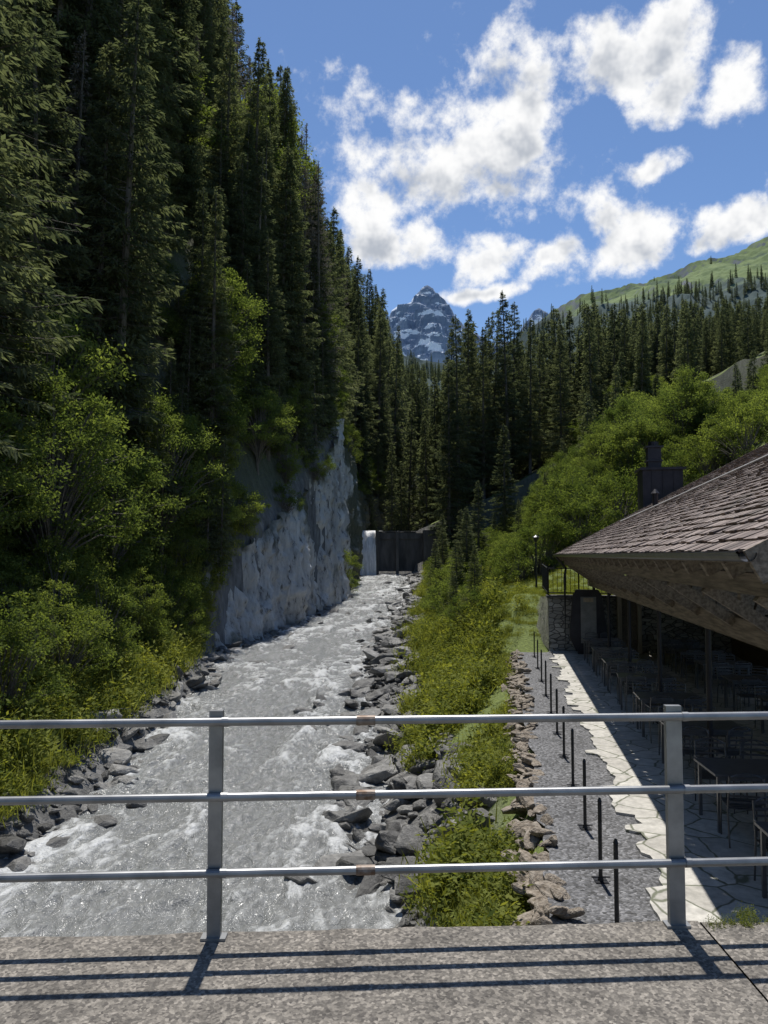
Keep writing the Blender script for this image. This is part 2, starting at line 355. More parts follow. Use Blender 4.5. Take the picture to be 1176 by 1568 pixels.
# ---------------------------------------------------------------- cliff
M_cl,nt,bs,out=nm('limestone_cliff')
n1=noise(nt,.55,7,.65,'Pos',stretch=(1.6,1.6,.3));n2=noise(nt,2.2,7,.72,'Pos',stretch=(1.3,1.3,.4));n3=noise(nt,.3,4,.6,'Pos')
c=ramp(nt,n1.outputs[0],[(.30,(.14,.135,.125)),(.42,(.50,.49,.47)),(.7,(.78,.77,.74))])
c=mix(nt,1.0,c,ramp(nt,n2.outputs[0],[(.36,g(.22)),(.45,g(.95)),(.7,g(1.15))]),'MULTIPLY')
ap=nd(nt,'ShaderNodeAttribute',attribute_name='mossy')
ms_=nd(nt,'ShaderNodeMath',operation='ADD');nt.links.new(n3.outputs[0],ms_.inputs[0]);nt.links.new(ap.outputs['Fac'],ms_.inputs[1])
c=mix(nt,ramp(nt,ms_.outputs[0],[(.58,g(0)),(.70,g(.9))]),c,(.06,.07,.035))
nt.links.new(c,bs.inputs['Base Color']);bs.inputs['Roughness'].default_value=.9;bump(nt,bs,n2.outputs[0],1,.4)
cy=np.concatenate([np.linspace(38.5,95,330),np.linspace(95.3,260,160)])
sv=np.linspace(0,1,90);CY,SV=np.meshgrid(cy,sv,indexing='ij')
zb=zw(CY)-.6;zt=ctop(CY)+.6+1.2*(fbm(np.stack([CY*.5,CY*0,CY*0],-1),3,8)-.5)*2
Z=zb+(zt-zb)*SV
X=xl(CY)-.15-.9*SV
p=np.stack([X*.25,CY*.28,Z*.09],-1);q=np.stack([X*.9,CY*.95,Z*.28],-1)
X=X+(fbm(p,3,21)-.5)*2.9*np.clip(SV*3,0,1)+(abs(fbm(q,4,22)-.5)*2)*-2.2+.6+(fbm(np.stack([X*2,CY*2.2,Z*1.6],-1),3,27)-.5)*.45
i,j=np.meshgrid(np.arange(len(cy)-1),np.arange(89),indexing='ij');b=(i*90+j).ravel()
me=mesh_np('limestone_cliff',np.stack([X,CY,Z],-1).reshape(-1,3),np.stack([b,b+90,b+91,b+1],1),[M_cl],smooth=False)
ms=np.clip((CY-70)/12,0,1)*.4+np.clip((46-CY)/8,0,1)*.1+np.clip(SV-.85,0,1)*.8
me.attributes.new('mossy','FLOAT','POINT').data.foreach_set('value',ms.ravel().astype(np.float32));link('limestone_cliff',me)
# ---------------------------------------------------------------- mountains
def mountain(name,x0,x1,y0,y1,fn,nx,ny,mat):
    xx=np.linspace(x0,x1,nx);yy=np.linspace(y0,y1,ny);X,Y=np.meshgrid(xx,yy);Z=fn(X,Y)
    i,j=np.meshgrid(np.arange(ny-1),np.arange(nx-1),indexing='ij');b=(i*nx+j).ravel()
    link(name,mesh_np(name,np.stack([X,Y,Z],-1).reshape(-1,3),np.stack([b,b+1,b+nx+1,b+nx],1),[mat],smooth=False))
def peak(X,Y):
    c=np.interp(X,[-1800,-600,0,50,95,140,180,215,245,285,320,350,390,420,470,520,700,860,960,1025,1080,1250,2500],[1000,1300,1500,1600,1650,1670,1680,1730,1745,1775,1755,1730,1690,1660,1590,1520,1380,1420,1580,1640,1590,1450,1000])
    dy=np.abs(Y-5000)
    n=fbm(np.stack([X/150,Y/150,X*0],-1),6,31,.55);rid=1-abs(n-.5)*4
    nb=fbm(np.stack([X/50,Y/50,X*0],-1),4,35,.55)
    base=c-dy*.80+rid*90*np.clip(dy/120,.0,1)-40*np.clip(dy/120,0,1)+(nb-.5)*60
    q=85.;ph=base/q+(n-.5)*1.0;fl=np.floor(ph);fr=ph-fl
    return base-(fr-sst(fr,.45,.85))*q*.9*np.clip(dy/60,0.2,1)
M_pk,nt,bs,out=nm('alpine_hazed_rock_snow')
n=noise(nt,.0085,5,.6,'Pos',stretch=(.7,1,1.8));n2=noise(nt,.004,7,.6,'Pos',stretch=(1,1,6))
rk_haze=ramp(nt,n2.outputs[0],[(.3,(.14,.19,.28)),(.7,(.27,.33,.42))])  # bluish rock tones: aerial haze painted into the base colour
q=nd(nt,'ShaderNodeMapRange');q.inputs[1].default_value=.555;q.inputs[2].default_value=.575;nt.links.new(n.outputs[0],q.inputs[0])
nt.links.new(mix(nt,q.outputs[0],rk_haze,(.88,.91,.95)),bs.inputs['Base Color']);bs.inputs['Roughness'].default_value=1
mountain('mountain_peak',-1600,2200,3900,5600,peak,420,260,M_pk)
def ridge(X,Y):
    c=np.interp(X,[-600,-100,0,100,200,270,330,380,420,480,530,590,640,700,900,1500],[420,370,345,330,345,400,440,455,462,478,500,515,545,570,590,600])
    dy=np.abs(Y-1300+(fbm(np.stack([X/140,X*0,X*0],-1),3,4)-.5)*150)
    n=fbm(np.stack([X/60,Y/60,X*0],-1),6,61,.55)
    return c+(n-.5)*34-dy*.46-np.clip(dy,0,30)*.6+(1-abs(fbm(np.stack([X/90,Y/200,X*0],-1),4,63)-.5)*4)*20*np.clip(dy/100,0,1)
M_rd,nt,bs,out=nm('alpine_meadow_rock')
gm=nd(nt,'ShaderNodeNewGeometry');sp=nd(nt,'ShaderNodeSeparateXYZ');nt.links.new(gm.outputs['Normal'],sp.inputs[0]);pz=nd(nt,'ShaderNodeSeparateXYZ');nt.links.new(gm.outputs['Position'],pz.inputs[0])
n=noise(nt,.03,6,.65,'Pos')
a=nd(nt,'ShaderNodeMath',operation='MULTIPLY_ADD');a.inputs[1].default_value=.5;nt.links.new(n.outputs[0],a.inputs[0]);nt.links.new(sp.outputs[2],a.inputs[2])
q=nd(nt,'ShaderNodeMapRange');q.inputs[1].default_value=.80;q.inputs[2].default_value=.92;nt.links.new(a.outputs[0],q.inputs[0])
n4=noise(nt,.02,7,.7,'Pos')
gg=ramp(nt,n4.outputs[0],[(.38,(.05,.085,.045)),(.46,(.12,.17,.06)),(.7,(.21,.26,.09))])
cc=mix(nt,q.outputs[0],(.17,.18,.19),gg)
fz=nd(nt,'ShaderNodeMath',operation='MULTIPLY_ADD');fz.inputs[1].default_value=120;nt.links.new(n4.outputs[0],fz.inputs[0]);nt.links.new(pz.outputs[2],fz.inputs[2])
q2=nd(nt,'ShaderNodeMapRange');q2.inputs[1].default_value=430;q2.inputs[2].default_value=460;nt.links.new(fz.outputs[0],q2.inputs[0])
nt.links.new(mix(nt,q2.outputs[0],(.05,.08,.075),cc),bs.inputs['Base Color']);bs.inputs['Roughness'].default_value=1
mountain('mountain_ridge',-600,1500,700,1900,ridge,420,240,M_rd)
# ---------------------------------------------------------------- build plant variants
SP=[spruce('spruce_a',1,26,3.4),spruce('spruce_b',2,28,3.0,.12,1.0),spruce('spruce_c',3,22,3.3,.05,1.0),spruce('spruce_d',4,30,3.6,.18,.9,bare=.6),spruce('spruce_bare',5,25,2.6,.10,.5,leafm=1,cs=.7,bare=.3)]
SH=[26,28,22,30,25]
SPF=[spruce('spruce_far_a',11,24,3.0,.05,.3,cs=1.9),spruce('spruce_far_b',12,25,2.6,.08,.3,cs=1.9),spruce('spruce_far_c',13,21,3.1,.04,.3,cs=1.9)]
SHF=[24,25,21]
c_sp=coll('spruce_variants',SP);c_spf=coll('spruce_far_variants',SPF)
DE=[decid('ash_a',21,9,3.3,90,190,.19,M_leaf),decid('ash_b',22,11,3.6,110,190,.19,M_leaf),decid('ash_c',23,8,3.0,80,190,.18,M_leaf)]
BU=[decid('shrub_a',31,4.0,2.0,70,130,.14,M_shrub,True,.05),decid('shrub_b',32,3.2,2.1,70,130,.13,M_shrub,True,.05),decid('shrub_c',33,5.5,2.2,85,130,.15,M_shrub,True,.08)]
c_bu=coll('shrub_variants',BU);c_de=coll('ash_variants',DE)
def lim(X,Y):
    return np.interp(X/Y,[-.6,-.2,-.177,-.13,-.092,-.075,-.0365,.0017,.023,.03,.085,.09,.105,.12,.15,.163,.18,.24,.5,.8],[3,.95,.76,.70,.62,.52,.435,.345,.275,.25,.25,.34,.352,.33,.33,.352,.31,.325,.34,.36])
def limb(X,Y):
    return np.interp(X/Y,[-.1,0,.05,.12,.19,.22,.25,.28,.33,.42,.5,.6],[3,.03,.045,.06,.08,.12,.17,.225,.255,.24,.25,.26])
def place(xs,ys,Hs,base,jit=.18,idxp=None,r=rng,mn=.35,lm=lim,lo=.90):
    xs=np.asarray(xs,float);ys=np.asarray(ys,float);z=H(xs,ys);n=len(xs)
    I=r.choice(len(Hs),n,p=idxp);h=np.array(Hs)[I]
    s=base*(1+r.uniform(-jit,jit,n));mx=(1.7+lm(xs,ys)*ys*r.uniform(lo,1.02,n)-z)/h
    s2=np.minimum(s,mx);k=s2>mn
    P=np.stack([xs,ys,z-.2],1)[k];R=np.stack([r.normal(0,.02,n),r.normal(0,.02,n),r.uniform(0,6.28,n)],1)[k]
    return P,R,s2[k],I[k]
def rnd_region(n,y0,y1,dfun0,dfun1,p=1.0):
    y=rng.uniform(y0,y1,n);d=dfun0+(dfun1-dfun0)*rng.random(n)**p;return xl(y)-d,y
parts=[]
x,y=rnd_region(46,21,45,4.5,22,1.0);parts.append((x,y,.92))
x,y=rnd_region(85,42,75,1.5,20,1.0);parts.append((x,y,.72))
x,y=rnd_region(130,72,130,1.3,28,1.2);parts.append((x,y,.75))
PP=[place(x,y,SH,s,.25,[.22,.18,.20,.2,.20]) for x,y,s in parts]
x,y=rnd_region(150,120,240,1.5,50,1.2)
scatter('spruce_forest',c_sp,*[np.concatenate([p[i] for p in PP]) for i in range(4)])
scatter('spruce_forest',c_spf,*place(x,y,SHF,.9,.2))
x,y=rnd_region(60,40,92,.9,5,1.0);x2,y2=rnd_region(70,92,135,.2,6,1.0)
P1=place(np.r_[x,x2],np.r_[y,y2],SHF,np.r_[np.full(60,.34),np.full(70,.5)],.35,mn=.1);scatter('young_spruce_thicket',c_spf,*P1)
x=np.array([5.5,7,8.5,10,6,8,3.2,2.2,1.0,4.2]);y=np.array([98,101,96,106,112,118,104,99,97,110]);scatter('gorge_spruces',c_spf,*place(x,y,SHF,.62,.25,mn=.1))
n=520;y=rng.uniform(108,320,n);x=xr(y)+2+rng.random(n)**.9*y*.55
k=x/y<.6;scatter('spruce_forest',c_spf,*place(x[k],y[k],SHF,1.0,.2))
mx=np.array([9.0,10.5,12.2,13.8,15.6,16.8,11.4,14.8,8.2,18.5,20.5,22,24.5,27,9.6,13,7.4,19.5,23,29,31,26])
my=np.array([92,96,94,99,95,100,104,106,98,97,101,95,103,99,110,112,88,108,110,105,98,112])
scatter('spruce_grove',c_sp,*place(mx,my,SH,1.15,.12,[.35,.25,.2,.2,0]))
n=190;y=rng.uniform(88,150,n);x=y*rng.uniform(.25,.66,n);scatter('spruce_grove',c_spf,*place(x,y,SHF,.7,.35,mn=.12))
n=1300;x=rng.uniform(-60,720,n);y=rng.uniform(930,1290,n);z=ridge(x,y)
k=(z+fbm(np.stack([x*.02,y*.02,x*0],-1),3,9)*120<445)|(rng.random(n)<.02);x=x[k];y=y[k];z=z[k];n=len(x)
scatter('distant_forest',c_spf,np.stack([x,y,z-1],1),np.stack([0*x,0*x,rng.uniform(0,6.28,n)],1),rng.uniform(.6,1.1,n),rng.integers(0,3,n))
n=240;y=rng.uniform(46,105,n);x=y*rng.uniform(.19,.62,n)
scatter('ash_woodland',c_de,*place(x,y,[9,11,8],.58,.45,lm=limb,mn=.15,lo=.55))
n=44;y=rng.uniform(46,92,n);x=y*rng.uniform(.14,.6,n);scatter('hillside_spruces',c_spf,*place(x,y,SHF,.38,.35,lm=lambda a,b:limb(a,b)*1.08,mn=.08,lo=.8))
n=380;y=rng.uniform(36,105,n);x=xr(y)+3.0+rng.random(n)*(y*.62-4);u=.154*x+.988*y;v=.988*x-.154*y
k=((u>41)|(v<.6));scatter('shrub_patch',c_bu,*place(x[k],y[k],[4,3.2,5.5],np.where(x[k]/y[k]<.2,.45,.72),.45,lm=limb,mn=.12,lo=.55))
yy=np.array([34,37,40,43,46,49,52,56,61,66,72,78,84,47,52,60,70,80]);xx=xr(yy)+np.array([4.4,4.0,3.6,4.2,3.2,3.6,2.8,2.8,2.4,2.2,2,2,2,5.6,5.4,4.6,4,3.6])
scatter('riverside_shrubs',c_bu,*place(xx,yy,[4,3.2,5.5],.34,.35,lm=limb,mn=.1))
for (x,y,s,i) in [(3.9,41,.17,2),(4.7,44,.20,0),(3.3,36.5,.12,2),(11,70,.40,1),(5.6,56,.24,2),(3.0,45,.16,0),(5.3,49,.22,2),(4.4,37.5,.13,0),(4.6,60,.2,2),(6.5,53,.25,1),(5.0,66,.22,0)]:
    o=link('young_spruce_tree',SP[i],loc=(x,y,float(H(x,y))-.1),rot=(0,0,x));o.scale=(s*1.4,s*1.4,s)
x,y=rnd_region(95,15.5,44,1.4,6.5,1.0);P,R,S,I=place(x,y,[4,3.2,5.5],.46,.45);scatter('riverbank_shrubs',c_bu,P,R,S,I)
x,y=rnd_region(75,42,110,.6,4,1.0);scatter('cliff_top_shrubs',c_bu,*place(x,y,[4,3.2,5.5],.6,.35))
for (d,y,s,i) in [(4.2,33,.8,0),(3.2,38,.75,1),(2.4,43,.7,2),(4.5,27,.75,1),(5.5,23,.7,0),(1.9,48,.6,0),(6,30,.9,1),(3.5,45,.8,1),(8,36,1.1,0),(2.2,55,.55,2),(7,60,1.0,1),(10,50,1.2,0),(6.5,57,1.1,2),(7.5,66,1.2,1),(4,74,.8,0),(5,86,1.0,2),(9,95,1.1,2),(12,80,1.2,1),(3,64,.6,1)]:
    x=float(xl(y)-d);o=link('ash_tree',DE[i],loc=(x,y,float(H(x,y))-.2),rot=(0,0,y));o.scale=(s,s,s)
# ---------------------------------------------------------------- rocks
M_rk,nt,bs,out=nm('river_rock');n=noise(nt,2.5,6,.7);oi=nd(nt,'ShaderNodeObjectInfo')
cc=ramp(nt,n.outputs[0],[(.32,(.07,.068,.065)),(.55,(.18,.175,.165)),(.75,(.34,.33,.30))])
cc=mix(nt,1.0,cc,ramp(nt,oi.outputs['Random'],[(0,g(.4)),(1,g(1.5))]),'MULTIPLY')
nt.links.new(cc,bs.inputs['Base Color']);bs.inputs['Roughness'].default_value=.55;bump(nt,bs,n.outputs[0],.8,.12)
M_rk2=simple('terrace_edge_stone',(.17,.135,.10),(.38,.33,.27),3,.85,.8,.08)
RK=[rockmesh('river_rock',100+i,M_rk) for i in range(7)];c_rk=coll('rock_variants',RK)
def rocks(name,x,y,s,z=None,c=c_rk,sink=.15,m=7):
    n=len(x);z=H(x,y) if z is None else z
    R=np.stack([rng.normal(0,.3,n),rng.normal(0,.3,n),rng.uniform(0,6.28,n)],1)
    S=np.stack([s*rng.uniform(.8,1.3,n),s*rng.uniform(.7,1.1,n),s*rng.uniform(.5,1.0,n)],1)
    scatter(name,c,np.stack([x,y,z+s*sink],1),R,S,rng.integers(0,m,n))
n=3400;y=6+84*rng.random(n)**1.3;bw=np.interp(y,[5,8,12,15,25,40,80],[3.3,3.0,2.5,2.5,2.4,2.2,1.6]);x=xr(y)-.7+rng.random(n)**1.1*bw*1.2
s=np.exp(rng.normal(-1.9,.7,n))*1.1;s=np.clip(s,.05,.75)
k=(x<.42+.156*y-.55)|(y>32);x=x[k];y=y[k];s=s[k]
rocks('river_bank_rocks',x,y,s,np.maximum(H(x,y),zw(y)-.1))
n=1500;y=12+78*rng.random(n)**1.1;x=xl(y)+.5-rng.random(n)**1.2*1.9;k=(y<41)|(x>xl(y)-.5);x=x[k];y=y[k];s=np.clip(np.exp(rng.normal(-1.7,.65,len(x))),.06,.7)
rocks('left_bank_rocks',x,y,s,np.maximum(H(x,y),zw(y)-.1))
rocks('boulders',bx,by,bsz,zw(by)-.02,sink=.08)
# ---------------------------------------------------------------- herbs on banks
HB=[herb('herb_a',1,.42,.5,60,26),herb('herb_b',2,.35,.5,150,6),herb('herb_c',3,.6,.5,50,34,1.3),herb('herb_d',4,.25,.5,90,22),herb('herb_e',5,1.0,.4,30,14,1.8)]
c_h=coll('herb_variants',HB)
n=5000;y=6.5+75*rng.random(n)**1.4;xe=.42+.156*y;a=xr(y)+np.interp(y,[5,8,11,15,25,40,80],[2.0,1.9,1.4,1.1,1.4,1.5,1.4]);b=np.where(y<30,xe-.3,xr(y)+7)
x=a+(b-a)*rng.random(n);k=fbm(np.stack([x*.9,y*.6,x*0],-1),3,77)>np.where(x-a<.9,.52,.41);x=x[k];y=y[k];n=len(x)
S=rng.uniform(.5,1.3,n);S=np.where(x>.42+.156*y-.8,S*.55,S)
scatter('riverbank_grass',c_h,np.stack([x,y,H(x,y)-.05],1),np.stack([rng.normal(0,.12,n),rng.normal(0,.12,n),rng.uniform(0,6.28,n)],1),S,rng.choice(5,n,p=[.25,.30,.18,.22,.05]))
n=2000;y=13+32*rng.random(n);d=.9+rng.random(n)*3.5;x=xl(y)-d
scatter('left_bank_grass',c_h,np.stack([x,y,H(x,y)-.05],1),np.stack([rng.normal(0,.12,n),rng.normal(0,.12,n),rng.uniform(0,6.28,n)],1),rng.uniform(.6,1.4,n),rng.integers(0,5,n))
n=1500;u=rng.uniform(30.2,42,n);v=rng.uniform(-1,9,n);x=.988*v+.154*u;y=-.154*v+.988*u
scatter('lawn_grass',c_h,np.stack([x,y,H(x,y)-.04],1),np.stack([0*x,0*x,rng.uniform(0,6.28,n)],1),rng.uniform(.3,.5,n),np.full(n,1))
n=26;x=rng.uniform(1.45,2.2,n);y=3.72+.02*x-rng.random(n)*.10
scatter('deck_edge_weeds',c_h,np.stack([x,y,x*0-.025],1),np.stack([rng.normal(0,.3,n),rng.normal(0,.3,n),rng.uniform(0,6.28,n)],1),rng.uniform(.04,.10,n),rng.choice([0,2,3],n))
# ---------------------------------------------------------------- bridge
M_deck,nt,bs,out=nm('exposed_aggregate_concrete')
n1=noise(nt,90,4,.7);n2=noise(nt,3.5,7,.65);vo=nd(nt,'ShaderNodeTexVoronoi');vo.inputs['Scale'].default_value=75;tc=nd(nt,'ShaderNodeTexCoord');nt.links.new(tc.outputs['Object'],vo.inputs['Vector'])
c=ramp(nt,vo.outputs['Color'],[(.1,(.10,.09,.08)),(.5,(.19,.172,.148)),(.9,(.35,.315,.27))])
c=mix(nt,1.0,c,ramp(nt,n2.outputs[0],[(.3,g(.5)),(.5,g(.92)),(.7,g(1.25))]),'MULTIPLY');c=mix(nt,1.0,c,ramp(nt,n1.outputs[0],[(.3,g(.7)),(.7,g(1.25))]),'MULTIPLY')
nt.links.new(c,bs.inputs['Base Color']);bs.inputs['Roughness'].default_value=.9;bump(nt,bs,n1.outputs[0],.7,.006)
def deckslab(name,x0,x1,yf,z1,z0,yb,mat,wob=.012):
    n=260;xs=np.linspace(x0,x1,n);e=yf(xs)+(fbm(np.stack([xs*6,xs*0,xs*0],-1),4,9)-.5)*wob*2
    rows=[np.stack([xs,np.full(n,yb),np.full(n,z0)],1),np.stack([xs,np.full(n,yb),np.full(n,z1)],1),np.stack([xs,e-.025,np.full(n,z1)],1),np.stack([xs,e-.008,np.full(n,z1-.006)],1),np.stack([xs,e,np.full(n,z1-.025)],1),np.stack([xs,e,np.full(n,z0)],1)]
    V=np.concatenate(rows);i,j=np.meshgrid(np.arange(5),np.arange(n-1),indexing='ij');b=(i*n+j).ravel()
    return mesh_np(name,V,np.stack([b,b+1,b+n+1,b+n],1),[mat])
edge=lambda x:3.63+.05*x
bd=link('bridge_deck',deckslab('bridge_deck',-22,1.46,edge,0,-.55,-4,M_deck,.02))
ab=link('bridge_abutment',deckslab('bridge_abutment',1.485,22,lambda x:3.70+.02*x,-.018,-3.2,-4,M_deck,.05))
mb=MB();mb.box(1.3,1.9,-3.5,3.5,-5.5,-.56);link('abutment_pier',mb.mesh('abutment_pier',[M_conc]))
M_galv=simple('galvanised_steel',(.20,.205,.21),(.33,.335,.34),5,.45,.15,.002,.7,detail=9)
M_rust=simple('rusty_steel',(.14,.09,.06),(.28,.24,.21),30,.6,.3,.002,.5)
ry=lambda x:3.56+.055*x
mb=MB()
for px in (-4.95,-2.85,-.755,1.345,3.4):
    y=ry(px);w=.030 if px<1 else .036
    mb.box(px-w,px+w,y-.016,y+.018,-.30 if px<1.4 else -.1,1.0,0)
    mb.box(px-w*.35,px+w*.35,y+.018,y+.055,-.30,.99,0)
    mb.box(px-.055,px+.055,y-.03,y+.03,.0005,.012,0)
for z in (.955,.625,.295):
    xs=np.array([-9,9.]);mb.tube(np.stack([xs,ry(xs)-.034 ,np.full(2,z)],1),.0185,14,0)
    xs=np.array([-.125,-.04]);mb.tube(np.stack([xs,ry(xs)-.034,np.full(2,z)],1),.0225,14,1)
    for px in (-.755,1.345): 
        xs=np.array([px+.03,px+.06]);mb.tube(np.stack([xs,ry(xs)-.034,np.full(2,z)],1),.021,14,0)
link('bridge_railing',mb.mesh('bridge_railing',[M_galv,M_rust]))
# ---------------------------------------------------------------- terrace
ANG=-math.atan2(.154,.988)
def empty(name,rot=ANG):
    o=bpy.data.objects.new(name,None);sc.collection.objects.link(o);o.rotation_euler=(0,0,rot);return o
M_grv,nt,bs,out=nm('gravel');vo=nd(nt,'ShaderNodeTexVoronoi');vo.inputs['Scale'].default_value=28;tc=nd(nt,'ShaderNodeTexCoord');nt.links.new(tc.outputs['Object'],vo.inputs['Vector'])
n2=noise(nt,1.2,5,.6)
c=ramp(nt,vo.outputs['Color'],[(.1,g(.07)),(.5,(.15,.15,.155)),(.9,(.30,.30,.31))]);c=mix(nt,1.0,c,ramp(nt,n2.outputs[0],[(.3,g(.75)),(.7,g(1.15))]),'MULTIPLY')
nt.links.new(c,bs.inputs['Base Color']);bs.inputs['Roughness'].default_value=.9;bump(nt,bs,vo.outputs['Distance'],1,-.03)
M_pv,nt,bs,out=nm('flagstone_paving');tc=nd(nt,'ShaderNodeTexCoord');nz=noise(nt,3,3,.5)
mp=mix(nt,.12,tc.outputs['Object'],nz.outputs['Color'],'ADD')
vo=nd(nt,'ShaderNodeTexVoronoi',feature='DISTANCE_TO_EDGE');vo.inputs['Scale'].default_value=1.9;nt.links.new(mp,vo.inputs['Vector'])
vc=nd(nt,'ShaderNodeTexVoronoi');vc.inputs['Scale'].default_value=1.9;nt.links.new(mp,vc.inputs['Vector'])
n2=noise(nt,9,5,.65)
c=ramp(nt,vc.outputs['Color'],[(0,(.40,.38,.34)),(1,(.60,.58,.53))]);c=mix(nt,1.0,c,ramp(nt,n2.outputs[0],[(.3,g(.7)),(.7,g(1.2))]),'MULTIPLY')
jt=ramp(nt,vo.outputs[0],[(.012,g(0)),(.035,g(1))]);c=mix(nt,jt,(.14,.15,.10),c)
nt.links.new(c,bs.inputs['Base Color']);bs.inputs['Roughness'].default_value=.6;bump(nt,bs,jt,.6,.01)
E=empty('terrace')
n=120;us=np.linspace(3.9,29.6,n);e=.45+(fbm(np.stack([us*2,us*0,us*0],-1),3,4)-.5)*.25
V=np.concatenate([np.stack([e,us,np.full(n,-1.885)],1),np.stack([np.full(n,2.0),us,np.full(n,-1.885)],1)]);b=np.arange(n-1)
link('gravel_strip',mesh_np('gravel_strip',V,np.stack([b,b+n,b+n+1,b+1],1),[M_grv]),E)
n=300;us=np.linspace(3.9,29.4,n);stp=np.floor(us*2.1+.6*np.sin(us*3));e=1.60+(_h(stp.astype(int),stp.astype(int)*0,stp.astype(int)*0,3)-.5)*.34+(fbm(np.stack([us*5,us*0,us*0],-1),2,14)-.5)*.12
V=np.concatenate([np.stack([e,us,np.full(n,-1.93)],1),np.stack([e,us,np.full(n,-1.85)],1),np.stack([np.full(n,24.),us,np.full(n,-1.85)],1)]);b=np.arange(n-1)
link('paving',mesh_np('paving',V,np.concatenate([np.stack([b,b+n,b+n+1,b+1],1),np.stack([b+n,b+2*n,b+2*n+1,b+n+1],1)]),[M_pv]),E)
RK2=[rockmesh('edge_stone',200+i,M_rk2) for i in range(5)];c_rk2=coll('edge_stone_variants',RK2)
n=380;u=np.sort(rng.uniform(6,30,n));v=.34+rng.normal(0,.11,n);x=.988*v+.154*u;y=-.154*v+.988*u
rocks('terrace_edge_stones',x,y,rng.uniform(.10,.24,n),-1.98-(.42-v)*.9+rng.uniform(-.05,.05,n),c_rk2,.1,5)
M_blk=simple('black_metal',(.015,.015,.017),(.035,.035,.038),20,.4,.2,.002,.3)
for u in (7.7,8.95,10.6,12.4,14.2,16,18,20.2,22.5,25,27.8):
    mb=MB();mb.tube([(0,0,0),(0,0,.86)],.022,10);mb.tube([(0,0,.86),(0,0,.90)],[.026,.012],10);mb.box(-.07,.07,-.07,.07,.001,.012);mb.tube([(0,0,.012),(0,0,.05)],[.035,.024],10)
    mb.tube([(-.10,0,.045),(.10,0,.045)],.008,6)
    v=1.02;link('barrier_post',mb.mesh('barrier_post',[M_blk]),loc=(.988*v+.154*u,-.154*v+.988*u,-1.885))
# ---------------------------------------------------------------- building
B=empty('chalet_restaurant')
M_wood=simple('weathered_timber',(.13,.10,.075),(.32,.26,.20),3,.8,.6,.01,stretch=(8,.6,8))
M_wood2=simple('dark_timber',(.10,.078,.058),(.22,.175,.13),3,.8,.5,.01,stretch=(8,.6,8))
M_ceil=simple('ceiling_boards',(.26,.21,.16),(.42,.35,.27),3,.8,.5,.01,stretch=(.6,8,8))
M_tile,nt,bs,out=nm('roof_tiles');n=noise(nt,14,5,.65);n5=noise(nt,.9,4,.6);at=nd(nt,'ShaderNodeAttribute',attribute_name='tr')
c=ramp(nt,at.outputs['Fac'],[(0,(.10,.075,.066)),(.5,(.20,.155,.135)),(1,(.33,.27,.24))]);c=mix(nt,1.0,c,ramp(nt,n.outputs[0],[(.3,g(.6)),(.7,g(1.3))]),'MULTIPLY')
c=mix(nt,ramp(nt,n5.outputs[0],[(.55,g(0)),(.7,g(.5))]),c,(.06,.058,.035))
nt.links.new(c,bs.inputs['Base Color']);bs.inputs['Roughness'].default_value=.8;bump(nt,bs,n.outputs[0],.6,.01)
M_st,nt,bs,out=nm('stone_masonry');tc=nd(nt,'ShaderNodeTexCoord');nz=noise(nt,2,3,.5)
mp=mix(nt,.15,tc.outputs['Object'],nz.outputs['Color'],'ADD');sc_=nd(nt,'ShaderNodeMapping');sc_.inputs['Scale'].default_value=(1,1,2.0);nt.links.new(mp,sc_.inputs[0])
vo=nd(nt,'ShaderNodeTexVoronoi',feature='DISTANCE_TO_EDGE');vo.inputs['Scale'].default_value=3.6;nt.links.new(sc_.outputs[0],vo.inputs['Vector'])
vc=nd(nt,'ShaderNodeTexVoronoi');vc.inputs['Scale'].default_value=3.6;nt.links.new(sc_.outputs[0],vc.inputs['Vector'])
c=ramp(nt,vc.outputs['Color'],[(0,(.20,.19,.17)),(1,(.50,.47,.42))]);jt=ramp(nt,vo.outputs[0],[(.02,g(0)),(.07,g(1))]);c=mix(nt,jt,(.09,.085,.08),c)
nt.links.new(c,bs.inputs['Base Color']);bs.inputs['Roughness'].default_value=.9;bump(nt,bs,jt,.9,.04)
M_gl,nt,bs,out=nm('window_glass');bs.inputs['Base Color'].default_value=(.03,.035,.04,1);bs.inputs['Roughness'].default_value=.06;bs.inputs['Specular IOR Level'].default_value=.8
M_anth=simple('anthracite_sheet_metal',(.022,.02,.024),(.04,.036,.042),3,.5,.1,.003,.3)
M_gut=simple('gutter_copper',(.05,.05,.055),(.10,.10,.105),6,.35,.1,.002,.7)
TH=math.atan(.53);ct,stn=math.cos(TH),math.sin(TH);V0,Z0=2.0,1.70;U0,U1=6.6,30.3;W=9.0;SL=W/ct;WB=3.5;ZR=Z0+W*.53
